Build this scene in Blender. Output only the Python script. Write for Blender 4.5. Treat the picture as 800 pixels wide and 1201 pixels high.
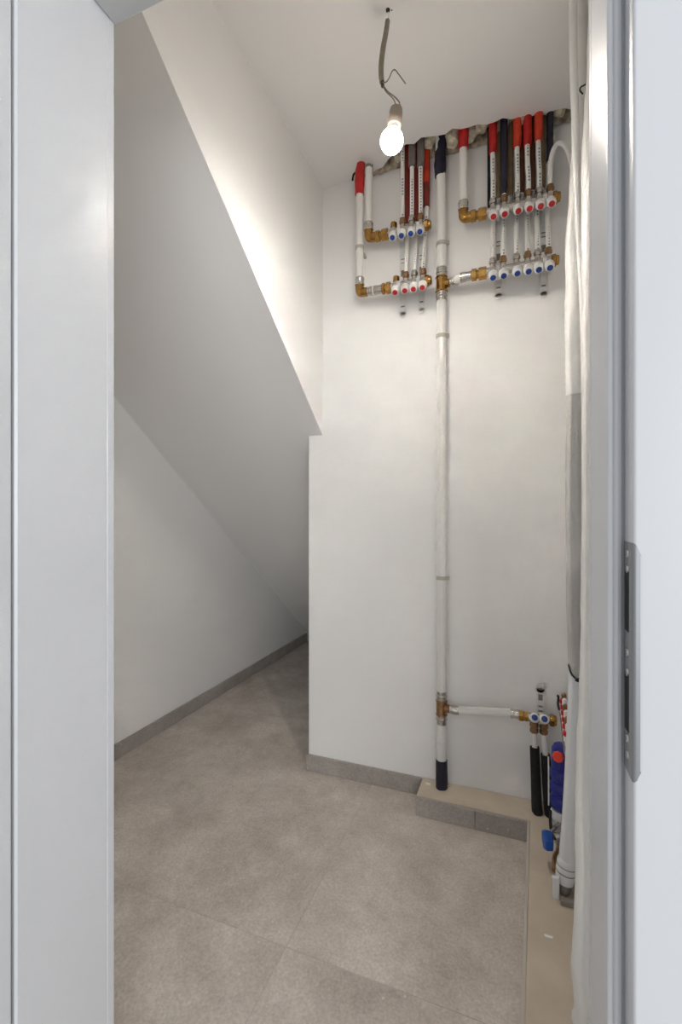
import bpy, bmesh, math, random
from mathutils import Vector, Matrix, noise
random.seed(7)
for o in list(bpy.data.objects): bpy.data.objects.remove(o)
scene = bpy.context.scene
C = scene.collection

# ------------------------------------------------------------------ camera
# X runs along the back wall, Y into the room, Z up; the camera stands at the origin, 1.15 m high
F = 533.0; CX = 400.0; CY = 601.0; TH = math.atan(204 / 533.0); CAM_H = 1.15
ct, st = math.cos(TH), math.sin(TH)
cam_d = bpy.data.cameras.new('camera'); cam = bpy.data.objects.new('camera', cam_d); C.objects.link(cam)
cam_d.sensor_fit = 'HORIZONTAL'; cam_d.sensor_width = 36.0; cam_d.lens = 36.0 * F / 800.0
cam_d.clip_start = 0.01
cam.location = (0, 0, CAM_H); cam.rotation_euler = (math.pi / 2, 0, TH)
scene.camera = cam

# ------------------------------------------------------------------ light and exposure
world = bpy.data.worlds.new('world'); scene.world = world; world.use_nodes = True
bg = world.node_tree.nodes['Background']
bg.inputs[0].default_value = (0.93, 0.965, 1.0, 1); bg.inputs[1].default_value = 0.5
BULB_FLANK = 42.0
BULB_DOME = 4300.0
# added fill light well behind the camera, standing in for unseen hall daylight
fill_d = bpy.data.lights.new('hall_daylight_fill', 'AREA'); fill_d.shape = 'RECTANGLE'; fill_d.size = 4.0; fill_d.size_y = 2.4
fill_d.energy = 125; fill_d.color = (0.95, 0.975, 1.0)
fill_o = bpy.data.objects.new('hall_daylight_fill', fill_d); C.objects.link(fill_o); fill_o.location = (2.5, -3.5, 1.6); fill_o.rotation_euler = (math.pi / 2, 0, math.radians(36))
vs = scene.view_settings
vs.view_transform = 'Standard'; vs.look = 'None'; vs.exposure = 0.42; vs.gamma = 1.0; vs.use_curve_mapping = False

# ------------------------------------------------------------------ pixel helpers (photo is 800 x 1201)
def ray(x, y):
    a = (x - CX) / F; b = -(y - CY) / F
    return a * ct - st, a * st + ct, b
def onY(x, y, v):
    r = ray(x, y); t = v / r[1]; return Vector((r[0] * t, v, CAM_H + r[2] * t))
def onZ(x, y, z):
    r = ray(x, y); t = (z - CAM_H) / r[2]; return Vector((r[0] * t, r[1] * t, z))
def onX(x, y, u):
    r = ray(x, y); t = u / r[0]; return Vector((u, r[1] * t, CAM_H + r[2] * t))

# ------------------------------------------------------------------ materials
def srgb(r, g, b):
    f = lambda c: (c / 12.92 if c <= 0.04045 else ((c + 0.055) / 1.055) ** 2.4)
    return (f(r / 255), f(g / 255), f(b / 255), 1)
def mat(name, col, rough=0.5, metal=0.0, var=0.0, vscale=8.0, bump=0.0, bscale=60.0, coat=0.0, col2=None, spec=0.5):
    m = bpy.data.materials.new(name); m.use_nodes = True
    nt = m.node_tree; p = nt.nodes['Principled BSDF']
    p.inputs['Roughness'].default_value = rough; p.inputs['Metallic'].default_value = metal
    p.inputs['Specular IOR Level'].default_value = spec
    p.inputs['Base Color'].default_value = col
    if coat: p.inputs['Coat Weight'].default_value = coat
    tc = nt.nodes.new('ShaderNodeTexCoord')
    if var or col2:
        n = nt.nodes.new('ShaderNodeTexNoise'); n.inputs['Scale'].default_value = vscale; n.inputs['Detail'].default_value = 6
        nt.links.new(tc.outputs['Object'], n.inputs['Vector'])
        r = nt.nodes.new('ShaderNodeValToRGB')
        c2 = col2 or tuple(c * (1 - var) for c in col[:3]) + (1,)
        r.color_ramp.elements[0].position = 0.3; r.color_ramp.elements[1].position = 0.7
        r.color_ramp.elements[0].color = c2; r.color_ramp.elements[1].color = col
        nt.links.new(n.outputs['Fac'], r.inputs['Fac']); nt.links.new(r.outputs['Color'], p.inputs['Base Color'])
    if bump:
        n = nt.nodes.new('ShaderNodeTexNoise'); n.inputs['Scale'].default_value = bscale; n.inputs['Detail'].default_value = 4
        nt.links.new(tc.outputs['Object'], n.inputs['Vector'])
        b = nt.nodes.new('ShaderNodeBump'); b.inputs['Strength'].default_value = bump; b.inputs['Distance'].default_value = 0.004
        nt.links.new(n.outputs['Fac'], b.inputs['Height']); nt.links.new(b.outputs['Normal'], p.inputs['Normal'])
    return m

M = {}
M['paint'] = mat('wall_paint', (0.88, 0.87, 0.855, 1), 0.85, var=0.015, vscale=2.5, bump=0.12, bscale=45)
M['paint_ceiling'] = mat('ceiling_paint', (0.86, 0.85, 0.84, 1), 0.9, var=0.02, vscale=2, bump=0.1, bscale=45)
M['frame'] = mat('white_lacquer', (0.62, 0.63, 0.65, 1), 0.32, var=0.01, vscale=3)
M['gasket'] = mat('grey_rubber_seal', (0.55, 0.56, 0.58, 1), 0.6)
M['steel'] = mat('brushed_steel', (0.30, 0.31, 0.325, 1), 0.55, metal=0.5, bump=0.05, bscale=200)
M['slot'] = mat('dark_void', (0.01, 0.01, 0.012, 1), 0.8)
M['screed'] = mat('bare_screed', srgb(206, 194, 176), 0.9, col2=srgb(186, 172, 154), vscale=7, bump=0.5, bscale=50)
M['grout'] = mat('grey_grout', srgb(190, 181, 171), 0.9)
M['rough'] = mat('raw_concrete', srgb(214, 200, 178), 0.95, col2=srgb(92, 82, 70), vscale=30, bump=1.0, bscale=70)
M['foam'] = mat('mounting_foam', srgb(232, 224, 204), 0.9, col2=srgb(176, 164, 140), vscale=60, bump=0.8, bscale=90)
M['pipe'] = mat('white_pipe', (0.80, 0.79, 0.76, 1), 0.35)
M['brass'] = mat('brass', (0.52, 0.29, 0.08, 1), 0.24, metal=1.0, var=0.45, vscale=50)
M['bronze'] = mat('aged_bronze', (0.42, 0.25, 0.13, 1), 0.35, metal=0.9, var=0.4, vscale=60)
M['nickel'] = mat('nickel_plate', (0.60, 0.57, 0.53, 1), 0.25, metal=0.95, var=0.2, vscale=60)
M['zinc'] = mat('zinc_strip', (0.74, 0.74, 0.73, 1), 0.4, metal=0.15, var=0.15, vscale=40)
M['knob'] = mat('white_plastic', (0.82, 0.81, 0.79, 1), 0.3)
M['blue_cap'] = mat('blue_plastic', srgb(28, 62, 140), 0.35)
M['red_cap'] = mat('red_plastic', srgb(186, 26, 34), 0.35)
M['red'] = mat('red_sleeve', srgb(200, 32, 24), 0.55, col2=srgb(160, 18, 18), vscale=40, bump=0.5, bscale=80)
M['darkred'] = mat('rust_red_sleeve', srgb(140, 34, 26), 0.6, col2=srgb(108, 40, 26), vscale=30, bump=0.4, bscale=80)
M['orange'] = mat('orange_red_sleeve', srgb(214, 70, 34), 0.6, col2=srgb(190, 44, 26), vscale=40, bump=0.4, bscale=80)
M['brown'] = mat('brown_sleeve', srgb(112, 72, 48), 0.65, col2=srgb(84, 54, 36), vscale=30, bump=0.4, bscale=80)
M['tan'] = mat('tan_sleeve', srgb(150, 130, 96), 0.65, col2=srgb(122, 104, 74), vscale=30, bump=0.4, bscale=80)
M['navy'] = mat('navy_sleeve', srgb(26, 26, 52), 0.55, col2=srgb(16, 15, 28), vscale=30, bump=0.5, bscale=70)
M['black'] = mat('black_foam', srgb(26, 25, 27), 0.8, col2=srgb(14, 14, 15), vscale=60, bump=0.6, bscale=120)
M['blackplastic'] = mat('black_plastic', (0.012, 0.012, 0.013, 1), 0.4)
M['greywrap'] = mat('grey_wrap', srgb(132, 122, 116), 0.7, col2=srgb(108, 98, 94), vscale=40, bump=0.4, bscale=80)
M['greyfoam'] = mat('light_grey_foam', srgb(198, 197, 194), 0.8, col2=srgb(180, 178, 174), vscale=9, bump=0.6, bscale=70)
M['foil'] = mat('white_foil', (0.78, 0.77, 0.75, 1), 0.45, var=0.08, vscale=14, bump=1.0, bscale=16)
M['pvc'] = mat('white_pvc', (0.76, 0.77, 0.78, 1), 0.3)
M['pvcgrey'] = mat('grey_pvc', srgb(136, 130, 122), 0.5, var=0.2, vscale=40)
M['pump'] = mat('blue_lacquer', srgb(34, 40, 140), 0.4, var=0.25, vscale=40)
M['bluehandle'] = mat('bright_blue_plastic', srgb(30, 88, 176), 0.4)
M['orangeknob'] = mat('orange_red_plastic', srgb(240, 70, 44), 0.4)
M['cable'] = mat('grey_cable', srgb(150, 138, 122), 0.6, var=0.25, vscale=60)
M['wire'] = mat('grey_wire', srgb(120, 110, 98), 0.5)
M['socket'] = mat('grey_socket', srgb(150, 138, 126), 0.55)
M['clip'] = mat('clear_grey_clip', srgb(178, 172, 162), 0.4)
M['chip'] = mat('white_plaster_chip', (0.85, 0.84, 0.82, 1), 0.9)

def emission(name, col, s):
    m = bpy.data.materials.new(name); m.use_nodes = True; nt = m.node_tree
    nt.nodes.remove(nt.nodes['Principled BSDF'])
    e = nt.nodes.new('ShaderNodeEmission'); e.inputs[0].default_value = col; e.inputs[1].default_value = s
    nt.links.new(e.outputs[0], nt.nodes['Material Output'].inputs[0]); return m
M['bulb'] = emission('lit_bulb_glass', (1.0, 0.915, 0.815, 1), 1.0)
# an LED bulb shines mostly out of its lower dome, less out of its flanks
_nt = M['bulb'].node_tree
def _math(op, a, b):
    n = _nt.nodes.new('ShaderNodeMath'); n.operation = op
    for i, q_ in enumerate((a, b)):
        if isinstance(q_, (int, float)): n.inputs[i].default_value = q_
        else: _nt.links.new(q_, n.inputs[i])
    return n.outputs[0]
_g = _nt.nodes.new('ShaderNodeNewGeometry'); _s = _nt.nodes.new('ShaderNodeSeparateXYZ'); _nt.links.new(_g.outputs['Normal'], _s.inputs[0])
_d = _math('MAXIMUM', _math('MULTIPLY', _s.outputs['Z'], -1.0), 0.0)
_nt.links.new(_math('ADD', _math('MULTIPLY', _math('POWER', _d, 14.0), BULB_DOME), BULB_FLANK), next(n for n in _nt.nodes if n.type == 'EMISSION').inputs[1])

def tile_mat(name, tone):
    m = mat(name, srgb(170, 160, 150), 0.55)
    nt = m.node_tree; p = nt.nodes['Principled BSDF']; L = nt.links
    tc = nt.nodes.new('ShaderNodeTexCoord'); oi = nt.nodes.new('ShaderNodeObjectInfo')
    geo = nt.nodes.new('ShaderNodeNewGeometry')
    off = nt.nodes.new('ShaderNodeVectorMath'); off.operation = 'ADD'
    sc = nt.nodes.new('ShaderNodeVectorMath'); sc.operation = 'SCALE'; sc.inputs['Scale'].default_value = 9
    cmb = nt.nodes.new('ShaderNodeCombineXYZ')
    for i in range(3): L.new(oi.outputs['Random'], cmb.inputs[i])
    L.new(cmb.outputs[0], sc.inputs[0]); L.new(geo.outputs['Position'], off.inputs[0]); L.new(sc.outputs[0], off.inputs[1])
    n1 = nt.nodes.new('ShaderNodeTexNoise'); n1.inputs['Scale'].default_value = 4.0; n1.inputs['Detail'].default_value = 10; n1.inputs['Roughness'].default_value = 0.72; n1.inputs['Distortion'].default_value = 0.15
    L.new(off.outputs[0], n1.inputs['Vector'])
    r1 = nt.nodes.new('ShaderNodeValToRGB')
    r1.color_ramp.elements[0].position = 0.30; r1.color_ramp.elements[0].color = tone[0]
    r1.color_ramp.elements[1].position = 0.70; r1.color_ramp.elements[1].color = tone[1]
    L.new(n1.outputs['Fac'], r1.inputs['Fac'])
    n2 = nt.nodes.new('ShaderNodeTexNoise'); n2.inputs['Scale'].default_value = 140; n2.inputs['Detail'].default_value = 3
    L.new(off.outputs[0], n2.inputs['Vector'])
    r2 = nt.nodes.new('ShaderNodeValToRGB')
    r2.color_ramp.elements[0].position = 0.30; r2.color_ramp.elements[0].color = (0.84, 0.835, 0.83, 1)
    r2.color_ramp.elements[1].position = 0.70; r2.color_ramp.elements[1].color = (1.10, 1.10, 1.10, 1)
    L.new(n2.outputs['Fac'], r2.inputs['Fac'])
    mx = nt.nodes.new('ShaderNodeMix'); mx.data_type = 'RGBA'; mx.blend_type = 'MULTIPLY'; mx.inputs['Factor'].default_value = 1
    L.new(r1.outputs['Color'], mx.inputs['A']); L.new(r2.outputs['Color'], mx.inputs['B'])
    # pale mineral flecks
    vo = nt.nodes.new('ShaderNodeTexVoronoi'); vo.inputs['Scale'].default_value = 42
    L.new(off.outputs[0], vo.inputs['Vector'])
    lt = nt.nodes.new('ShaderNodeMath'); lt.operation = 'LESS_THAN'; lt.inputs[1].default_value = 0.14
    L.new(vo.outputs['Distance'], lt.inputs[0])
    sepc = nt.nodes.new('ShaderNodeSeparateColor'); L.new(vo.outputs['Color'], sepc.inputs[0])
    gt = nt.nodes.new('ShaderNodeMath'); gt.operation = 'GREATER_THAN'; gt.inputs[1].default_value = 0.86
    L.new(sepc.outputs[0], gt.inputs[0])
    ml = nt.nodes.new('ShaderNodeMath'); ml.operation = 'MULTIPLY'; L.new(lt.outputs[0], ml.inputs[0]); L.new(gt.outputs[0], ml.inputs[1])
    ml2 = nt.nodes.new('ShaderNodeMath'); ml2.operation = 'MULTIPLY'; ml2.inputs[1].default_value = 0.75; L.new(ml.outputs[0], ml2.inputs[0])
    mx2 = nt.nodes.new('ShaderNodeMix'); mx2.data_type = 'RGBA'
    mx2.inputs['B'].default_value = srgb(214, 208, 200)
    L.new(ml2.outputs[0], mx2.inputs['Factor']); L.new(mx.outputs['Result'], mx2.inputs['A'])
    L.new(mx2.outputs['Result'], p.inputs['Base Color'])
    b = nt.nodes.new('ShaderNodeBump'); b.inputs['Strength'].default_value = 0.06; b.inputs['Distance'].default_value = 0.001
    L.new(n2.outputs['Fac'], b.inputs['Height']); L.new(b.outputs['Normal'], p.inputs['Normal'])
    return m
M['tile'] = tile_mat('stone_tile_lightened', (srgb(168, 158, 148), srgb(219, 211, 202)))  # same stone as the skirting, lightened to make up for weak floor light
M['skirt'] = tile_mat('stone_tile_shaded', (srgb(148, 141, 135), srgb(182, 175, 168)))  # same stone as the floor, darker copy with upright faces' shade in its colour

def print_mat():
    # white pipe with a line of tiny dark printed characters along its front
    m = mat('printed_pipe', (0.80, 0.79, 0.76, 1), 0.35); nt = m.node_tree; p = nt.nodes['Principled BSDF']; L = nt.links
    g = nt.nodes.new('ShaderNodeNewGeometry'); d = nt.nodes.new('ShaderNodeVectorMath'); d.operation = 'DOT_PRODUCT'
    d.inputs[1].default_value = (0.25, -0.968, 0)
    L.new(g.outputs['Normal'], d.inputs[0])
    a = nt.nodes.new('ShaderNodeMath'); a.operation = 'GREATER_THAN'; a.inputs[1].default_value = 0.94; L.new(d.outputs['Value'], a.inputs[0])
    s = nt.nodes.new('ShaderNodeSeparateXYZ'); L.new(g.outputs['Position'], s.inputs[0])
    oi = nt.nodes.new('ShaderNodeObjectInfo')
    ad = nt.nodes.new('ShaderNodeMath'); ad.operation = 'ADD'; L.new(s.outputs['Z'], ad.inputs[0]); L.new(oi.outputs['Random'], ad.inputs[1])
    mu = nt.nodes.new('ShaderNodeMath'); mu.operation = 'MULTIPLY'; mu.inputs[1].default_value = 82; L.new(ad.outputs[0], mu.inputs[0])
    fr = nt.nodes.new('ShaderNodeMath'); fr.operation = 'FRACT'; L.new(mu.outputs[0], fr.inputs[0])
    gt = nt.nodes.new('ShaderNodeMath'); gt.operation = 'GREATER_THAN'; gt.inputs[1].default_value = 0.45; L.new(fr.outputs[0], gt.inputs[0])
    n = nt.nodes.new('ShaderNodeTexNoise'); n.noise_dimensions = '1D'; n.inputs['Scale'].default_value = 14; L.new(ad.outputs[0], n.inputs['W'])
    gn = nt.nodes.new('ShaderNodeMath'); gn.operation = 'GREATER_THAN'; gn.inputs[1].default_value = 0.46; L.new(n.outputs['Fac'], gn.inputs[0])
    m1 = nt.nodes.new('ShaderNodeMath'); m1.operation = 'MULTIPLY'; L.new(a.outputs[0], m1.inputs[0]); L.new(gt.outputs[0], m1.inputs[1])
    m2 = nt.nodes.new('ShaderNodeMath'); m2.operation = 'MULTIPLY'; L.new(m1.outputs[0], m2.inputs[0]); L.new(gn.outputs[0], m2.inputs[1])
    mx = nt.nodes.new('ShaderNodeMix'); mx.data_type = 'RGBA'
    mx.inputs['A'].default_value = (0.80, 0.79, 0.76, 1); mx.inputs['B'].default_value = (0.22, 0.22, 0.27, 1)
    L.new(m2.outputs[0], mx.inputs['Factor']); L.new(mx.outputs['Result'], p.inputs['Base Color'])
    return m
M['print'] = print_mat()

# ------------------------------------------------------------------ mesh helpers
WLOC = {}
class MB:
    def __init__(self): self.v = []; self.f = []
    def add(self, vs, fs):
        n = len(self.v); self.v += [Vector(p) for p in vs]; self.f += [tuple(i + n for i in f) for f in fs]; return self
    def box(self, lo, hi):
        x0, y0, z0 = lo; x1, y1, z1 = hi
        return self.add([(x0, y0, z0), (x1, y0, z0), (x1, y1, z0), (x0, y1, z0), (x0, y0, z1), (x1, y0, z1), (x1, y1, z1), (x0, y1, z1)],
                        [(0, 3, 2, 1), (4, 5, 6, 7), (0, 1, 5, 4), (1, 2, 6, 5), (2, 3, 7, 6), (3, 0, 4, 7)])
    def prism(self, pts, d):
        """closed polygon pts (3D, planar) swept by the vector d"""
        n = len(pts); d = Vector(d); a = [Vector(p) for p in pts]
        fs = [tuple(range(n))[::-1], tuple(range(n, 2 * n))] + [(i, (i + 1) % n, n + (i + 1) % n, n + i) for i in range(n)]
        return self.add(a + [p + d for p in a], fs)
    def ring_sweep(self, rings, caps=True):
        n = len(rings[0]); vs = [p for r in rings for p in r]; fs = []
        for k in range(len(rings) - 1):
            for i in range(n):
                j = (i + 1) % n
                fs.append((k * n + i, k * n + j, (k + 1) * n + j, (k + 1) * n + i))
        if caps:
            fs.append(tuple(range(n))[::-1]); m = (len(rings) - 1) * n; fs.append(tuple(m + i for i in range(n)))
        return self.add(vs, fs)
    def lathe(self, p, axis, prof, seg=16, phase=0.0):
        """prof: list of (distance along axis, radius)"""
        p = Vector(p); a = Vector(axis).normalized()
        u = a.orthogonal().normalized() if abs(a.z) < 0.99 else Vector((1, 0, 0)); u = (u - a * u.dot(a)).normalized(); w = a.cross(u)
        rings = []
        for t, r in prof:
            r = max(r, 1e-5)
            rings.append([p + a * t + (u * math.cos(phase + 2 * math.pi * i / seg) + w * math.sin(phase + 2 * math.pi * i / seg)) * r for i in range(seg)])
        return self.ring_sweep(rings)
    def cyl(self, a, b, r, seg=16, r2=None):
        a = Vector(a); b = Vector(b); L = (b - a).length
        return self.lathe(a, b - a, [(0, r), (L, r if r2 is None else r2)], seg)
    def tube(self, pts, r, seg=12, smooth=0):
        pts = [Vector(p) for p in pts]
        if smooth: pts = spline(pts, smooth)
        n = len(pts); rr = r if isinstance(r, (list, tuple)) else None
        if rr and len(rr) != n:
            m = len(rr); rr = [rr[min(int(i * (m - 1) / (n - 1)), m - 2)] * (1 - (i * (m - 1) / (n - 1) - min(int(i * (m - 1) / (n - 1)), m - 2))) + rr[min(int(i * (m - 1) / (n - 1)), m - 2) + 1] * (i * (m - 1) / (n - 1) - min(int(i * (m - 1) / (n - 1)), m - 2)) for i in range(n)]
        up = None; rings = []
        for i in range(n):
            t = (pts[min(i + 1, n - 1)] - pts[max(i - 1, 0)]).normalized()
            if up is None: up = t.orthogonal().normalized()
            up = (up - t * up.dot(t)).normalized(); w = t.cross(up)
            q = rr[i] if rr else r
            rings.append([pts[i] + (up * math.cos(2 * math.pi * k / seg) + w * math.sin(2 * math.pi * k / seg)) * q for k in range(seg)])
        return self.ring_sweep(rings)
    def sphere(self, c, r, seg=24, rings=14, sz=1.0):
        return self.lathe(Vector(c) - Vector((0, 0, r * sz)), (0, 0, 1), [(r * sz * (1 - math.cos(math.pi * i / rings)), r * math.sin(math.pi * i / rings)) for i in range(rings + 1)], seg)
    def wobble(self, amp, scale, seed=0):
        for i, p in enumerate(self.v):
            d = noise.noise_vector(p * scale + Vector((seed, seed * 2.3, 0))); self.v[i] = p + d * amp
        return self
    def mesh(self, name, m, smooth=35):
        me = bpy.data.meshes.new(name); me.from_pydata([tuple(p) for p in self.v], [], self.f)
        bm = bmesh.new(); bm.from_mesh(me); bmesh.ops.recalc_face_normals(bm, faces=bm.faces); bm.to_mesh(me); bm.free()
        if smooth:
            for p in me.polygons: p.use_smooth = True
            me.set_sharp_from_angle(angle=math.radians(smooth))
        me.materials.append(M[m]); return me
    def build(self, name, m, parent=None, smooth=35, bevel=0.0):
        o0 = WLOC.get(parent.name, Vector()) if parent else Vector()
        if parent:
            for i, p in enumerate(self.v): self.v[i] = p - o0
        o = bpy.data.objects.new(name, self.mesh(name, m, smooth)); C.objects.link(o)
        if parent: o.parent = parent
        WLOC[o.name] = o0.copy()
        if bevel:
            b = o.modifiers.new('bevel', 'BEVEL'); b.width = bevel; b.segments = 2; b.limit_method = 'ANGLE'
        return o

def spline(pts, k):
    out = []; n = len(pts)
    for i in range(n - 1):
        p0 = pts[max(i - 1, 0)]; p1 = pts[i]; p2 = pts[i + 1]; p3 = pts[min(i + 2, n - 1)]
        for j in range(k):
            t = j / k
            out.append(0.5 * ((2 * p1) + (p2 - p0) * t + (2 * p0 - 5 * p1 + 4 * p2 - p3) * t * t + (3 * p1 - p0 - 3 * p2 + p3) * t ** 3))
    out.append(pts[-1].copy()); return out
def thing(name, label, cat, loc, group=None):
    o = bpy.data.objects.new(name, None); C.objects.link(o); o.empty_display_size = 0.05
    o.location = loc; o['label'] = label; o['category'] = cat
    if group: o['group'] = group
    WLOC[o.name] = Vector(loc); return o
def tag(o, label, cat, group=None):
    o['label'] = label; o['category'] = cat
    if group: o['group'] = group
    return o
def struct(o, label):
    o['kind'] = 'structure'; o['label'] = label; return o
def place(name, me, parent, wloc, rot=None):
    """a part that shares mesh data with its look-alikes"""
    o = bpy.data.objects.new(name, me); C.objects.link(o); o.parent = parent
    o.location = Vector(wloc) - WLOC.get(parent.name, Vector())
    if rot is not None: o.rotation_euler = rot
    WLOC[o.name] = Vector(wloc); return o

# ------------------------------------------------------------------ room dimensions
VB = 1.846            # face of the back wall
UL = -1.735           # face of the left wall
UC = -0.793           # face of the wall above the sloping soffit
UN = -0.862           # left end of the back wall, where the understair niche opens
ZC = 2.58             # ceiling
VF = 0.64             # inner face of the front wall
LEDGE = 0.072
def soff(v): return 1.489 - 0.768 * (v - VB)
def UR(v): return 0.258 + 0.045 * (v - VB)      # right wall, a little out of square

# ------------------------------------------------------------------ shell
fl = struct(MB().box((-2.9, -1.4, -0.06), (1.6, 4.0, -0.0012)).build('floor', 'grout', smooth=0), 'grey stone tile floor with large format tiles')
def rect_tile(u0, u1, v0, v1):
    g = 0.0009
    u0 += g; u1 -= g; v0 += g; v1 -= g
    b = 0.0007
    mb = MB().add([(u0, v0, -0.012), (u1, v0, -0.012), (u1, v1, -0.012), (u0, v1, -0.012),
                   (u0, v0, -b), (u1, v0, -b), (u1, v1, -b), (u0, v1, -b),
                   (u0 + b, v0 + b, 0), (u1 - b, v0 + b, 0), (u1 - b, v1 - b, 0), (u0 + b, v1 - b, 0)],
                  [(0, 3, 2, 1), (8, 9, 10, 11)] + [(i, (i + 1) % 4, 4 + (i + 1) % 4, 4 + i) for i in range(4)] + [(4 + i, 4 + (i + 1) % 4, 8 + (i + 1) % 4, 8 + i) for i in range(4)])
    mb.build('floor_tile', 'tile', fl, smooth=0)
for (v0, v1, us) in ((-1.33, -0.13, (-2.9, -1.765, -0.565, 0.635, 1.6)), (-0.13, 1.07, (-2.9, -1.765, -0.565, 0.635, 1.6)),
                     (1.07, 2.27, (-1.75, -0.565, 0.34)), (2.27, 3.47, (-1.75, -1.16, -0.6)), (3.47, 3.95, (-1.75, -1.16, -0.6))):
    for a, b in zip(us[:-1], us[1:]): rect_tile(a, b, v0, v1)

struct(MB().box((UL - 0.12, VF - 0.12, 0), (UL, 4.0, 2.85)).build('wall_left', 'paint', smooth=0), 'white plastered wall running back under the stairs')
struct(MB().box((UN, VB, 0), (0.46, VB + 0.12, 2.85)).build('wall_back', 'paint', smooth=0, bevel=0.004), 'white plastered wall carrying the heating manifolds')
struct(MB().box((UN, VB + 0.121, 0), (UN + 0.1, 3.99, 1.45)).build('wall_niche', 'paint', smooth=0), 'side wall of the dark niche under the stairs')
struct(MB().prism([(UR(VF), VF, 0), (UR(VB) - 0.0005, VB - 0.001, 0), (0.46, VB - 0.001, 0), (0.46, VF, 0)], (0, 0, 2.85)).build('wall_right', 'paint', smooth=0), 'white wall behind the insulated hoses')
struct(MB().box((UL, 3.87, 0), (UN, 3.99, 0.4)).build('wall_niche_end', 'paint', smooth=0), 'low end of the niche under the stairs')
# wall between the ceiling and the stair soffit: its lower edge follows the stairs
struct(MB().prism([(UC, VF, soff(VF) + 0.14), (UC, VB, soff(VB) + 0.14), (UC, VB, 2.85), (UC, VF, 2.85)], (-0.07, 0, 0)).build('wall_stair', 'paint', smooth=0), 'cream lit wall above the sloping stair soffit')
sf = MB().prism([(UL, VF, soff(VF)), (UL, VB, soff(VB)), (UL, VB, soff(VB) + 0.14), (UL, VF, soff(VF) + 0.14)], (UC - UL, 0, 0))
sf.prism([(UL, VB, soff(VB)), (UL, 3.79, soff(3.79)), (UL, 3.87, 0.1), (UL, VB, soff(VB) + 0.14)], (UN - UL, 0, 0))
struct(sf.build('ceiling_slope', 'paint', smooth=0), 'sloping grey-white soffit under the staircase')
# ceiling with the rough slot along the back wall where the pipes come down
edge = []
random.seed(3)
n = 34
for i in range(n + 1):
    u = 0.40 - i * (0.40 + 0.60) / n
    base = 1.742 + max(0, u + 0.15) * 0.16
    if u < -0.43: base = min(1.742 + (-0.43 - u) / 0.10 * 0.086, 1.829)
    edge.append((u, min(base + random.uniform(-0.012, 0.012), 1.836), ZC))
cp = [(UC - 0.01, VF - 0.12, ZC), (0.46, VF - 0.12, ZC), (0.46, edge[0][1], ZC)] + edge + [(-0.605, VB + 0.02, ZC), (UC - 0.01, VB + 0.02, ZC)]
cl = struct(MB().prism(cp, (0, 0, 0.19)).build('ceiling', 'paint_ceiling', smooth=0), 'off-white ceiling with a rough slot along the back wall')
MB().box((UC - 0.3, VF - 0.12, ZC + 0.191), (0.46, VB + 0.12, ZC + 0.26)).build('slab', 'rough', cl, smooth=0)
# raw masonry above the paint line, seen through the slot
raw = MB(); nu, nz = 60, 12
vs_ = []; fs_ = []
for i in range(nu + 1):
    for k in range(nz + 1):
        u = -0.60 + i * 0.9 / nu; z = ZC - 0.012 + k * 0.2 / nz
        d = 0.004 + 0.022 * (noise.noise(Vector((u * 22, z * 22, 3))) + 0.4) * min(1, k / 1.5 + 0.15) + 0.010 * noise.noise(Vector((u * 60, z * 60, 9)))
        vs_.append((u, VB - 0.003 - max(d, 0), z + (0.010 * noise.noise(Vector((u * 18, 1, 5))) if k == 0 else 0)))
for i in range(nu):
    for k in range(nz):
        a = i * (nz + 1) + k; fs_.append((a, a + nz + 1, a + nz + 2, a + 1))
raw.add(vs_, fs_).build('raw_masonry', 'rough', cl, smooth=60)
for i, u in enumerate((-0.44, -0.315, -0.225, -0.195, -0.155, -0.118, -0.06, -0.025, 0.028, 0.125, 0.148, 0.185, 0.215)):
    b = MB().sphere((u, VB - 0.034 - 0.010 * (i % 3), ZC + 0.022 + 0.016 * (i % 2)), 0.019 + 0.004 * (i % 3), 14, 10, 1.3).wobble(0.014, 45, i)
    b.build('foam_lump', 'foam', cl, smooth=60)
# front wall around the doorway
ZH = onY(134.4, 30.9, 0.656).z
fw = MB().box((-2.9, VF - 0.12, 0), (-0.742, VF, 2.85)).box((0.118, VF - 0.12, 0), (1.6, VF, 2.85)).box((-0.742, VF - 0.12, ZH + 0.03), (0.118, VF, 2.85))
struct(fw.build('wall_front', 'paint', smooth=0), 'white wall with the doorway')

# ledge boxed over the pipes, bare screed on top
struct(MB().prism([(-0.350, 1.719, 0), (0.050, 1.719, 0), (0.050 - 0.047, VF + 0.02, 0), (UR(VF + 0.02) - 0.001, VF + 0.02, 0), (UR(VB) - 0.003, VB - 0.002, 0), (-0.350, VB - 0.002, 0)], (0, 0, LEDGE)).build('floor_ledge', 'screed', smooth=0, bevel=0.002), 'low raised ledge of bare screed along the walls')
# skirting
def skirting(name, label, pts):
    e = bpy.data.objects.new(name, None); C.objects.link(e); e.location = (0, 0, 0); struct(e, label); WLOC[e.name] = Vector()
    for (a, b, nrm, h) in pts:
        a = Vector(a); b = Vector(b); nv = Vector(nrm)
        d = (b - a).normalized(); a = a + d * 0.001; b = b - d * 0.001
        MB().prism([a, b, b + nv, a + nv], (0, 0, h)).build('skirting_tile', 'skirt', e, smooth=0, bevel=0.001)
    return e
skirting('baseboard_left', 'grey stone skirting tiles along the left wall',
         [((UL + 0.0005, VF + 0.02, 0.0005), (UL + 0.0005, 1.84, 0.0005), (0.01, 0, 0), 0.072), ((UL + 0.0005, 1.84, 0.0005), (UL + 0.0005, 3.02, 0.0005), (0.01, 0, 0), 0.072), ((UL + 0.0005, 3.02, 0.0005), (UL + 0.0005, 3.66, 0.0005), (0.012, 0, 0), 0.074)])
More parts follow.
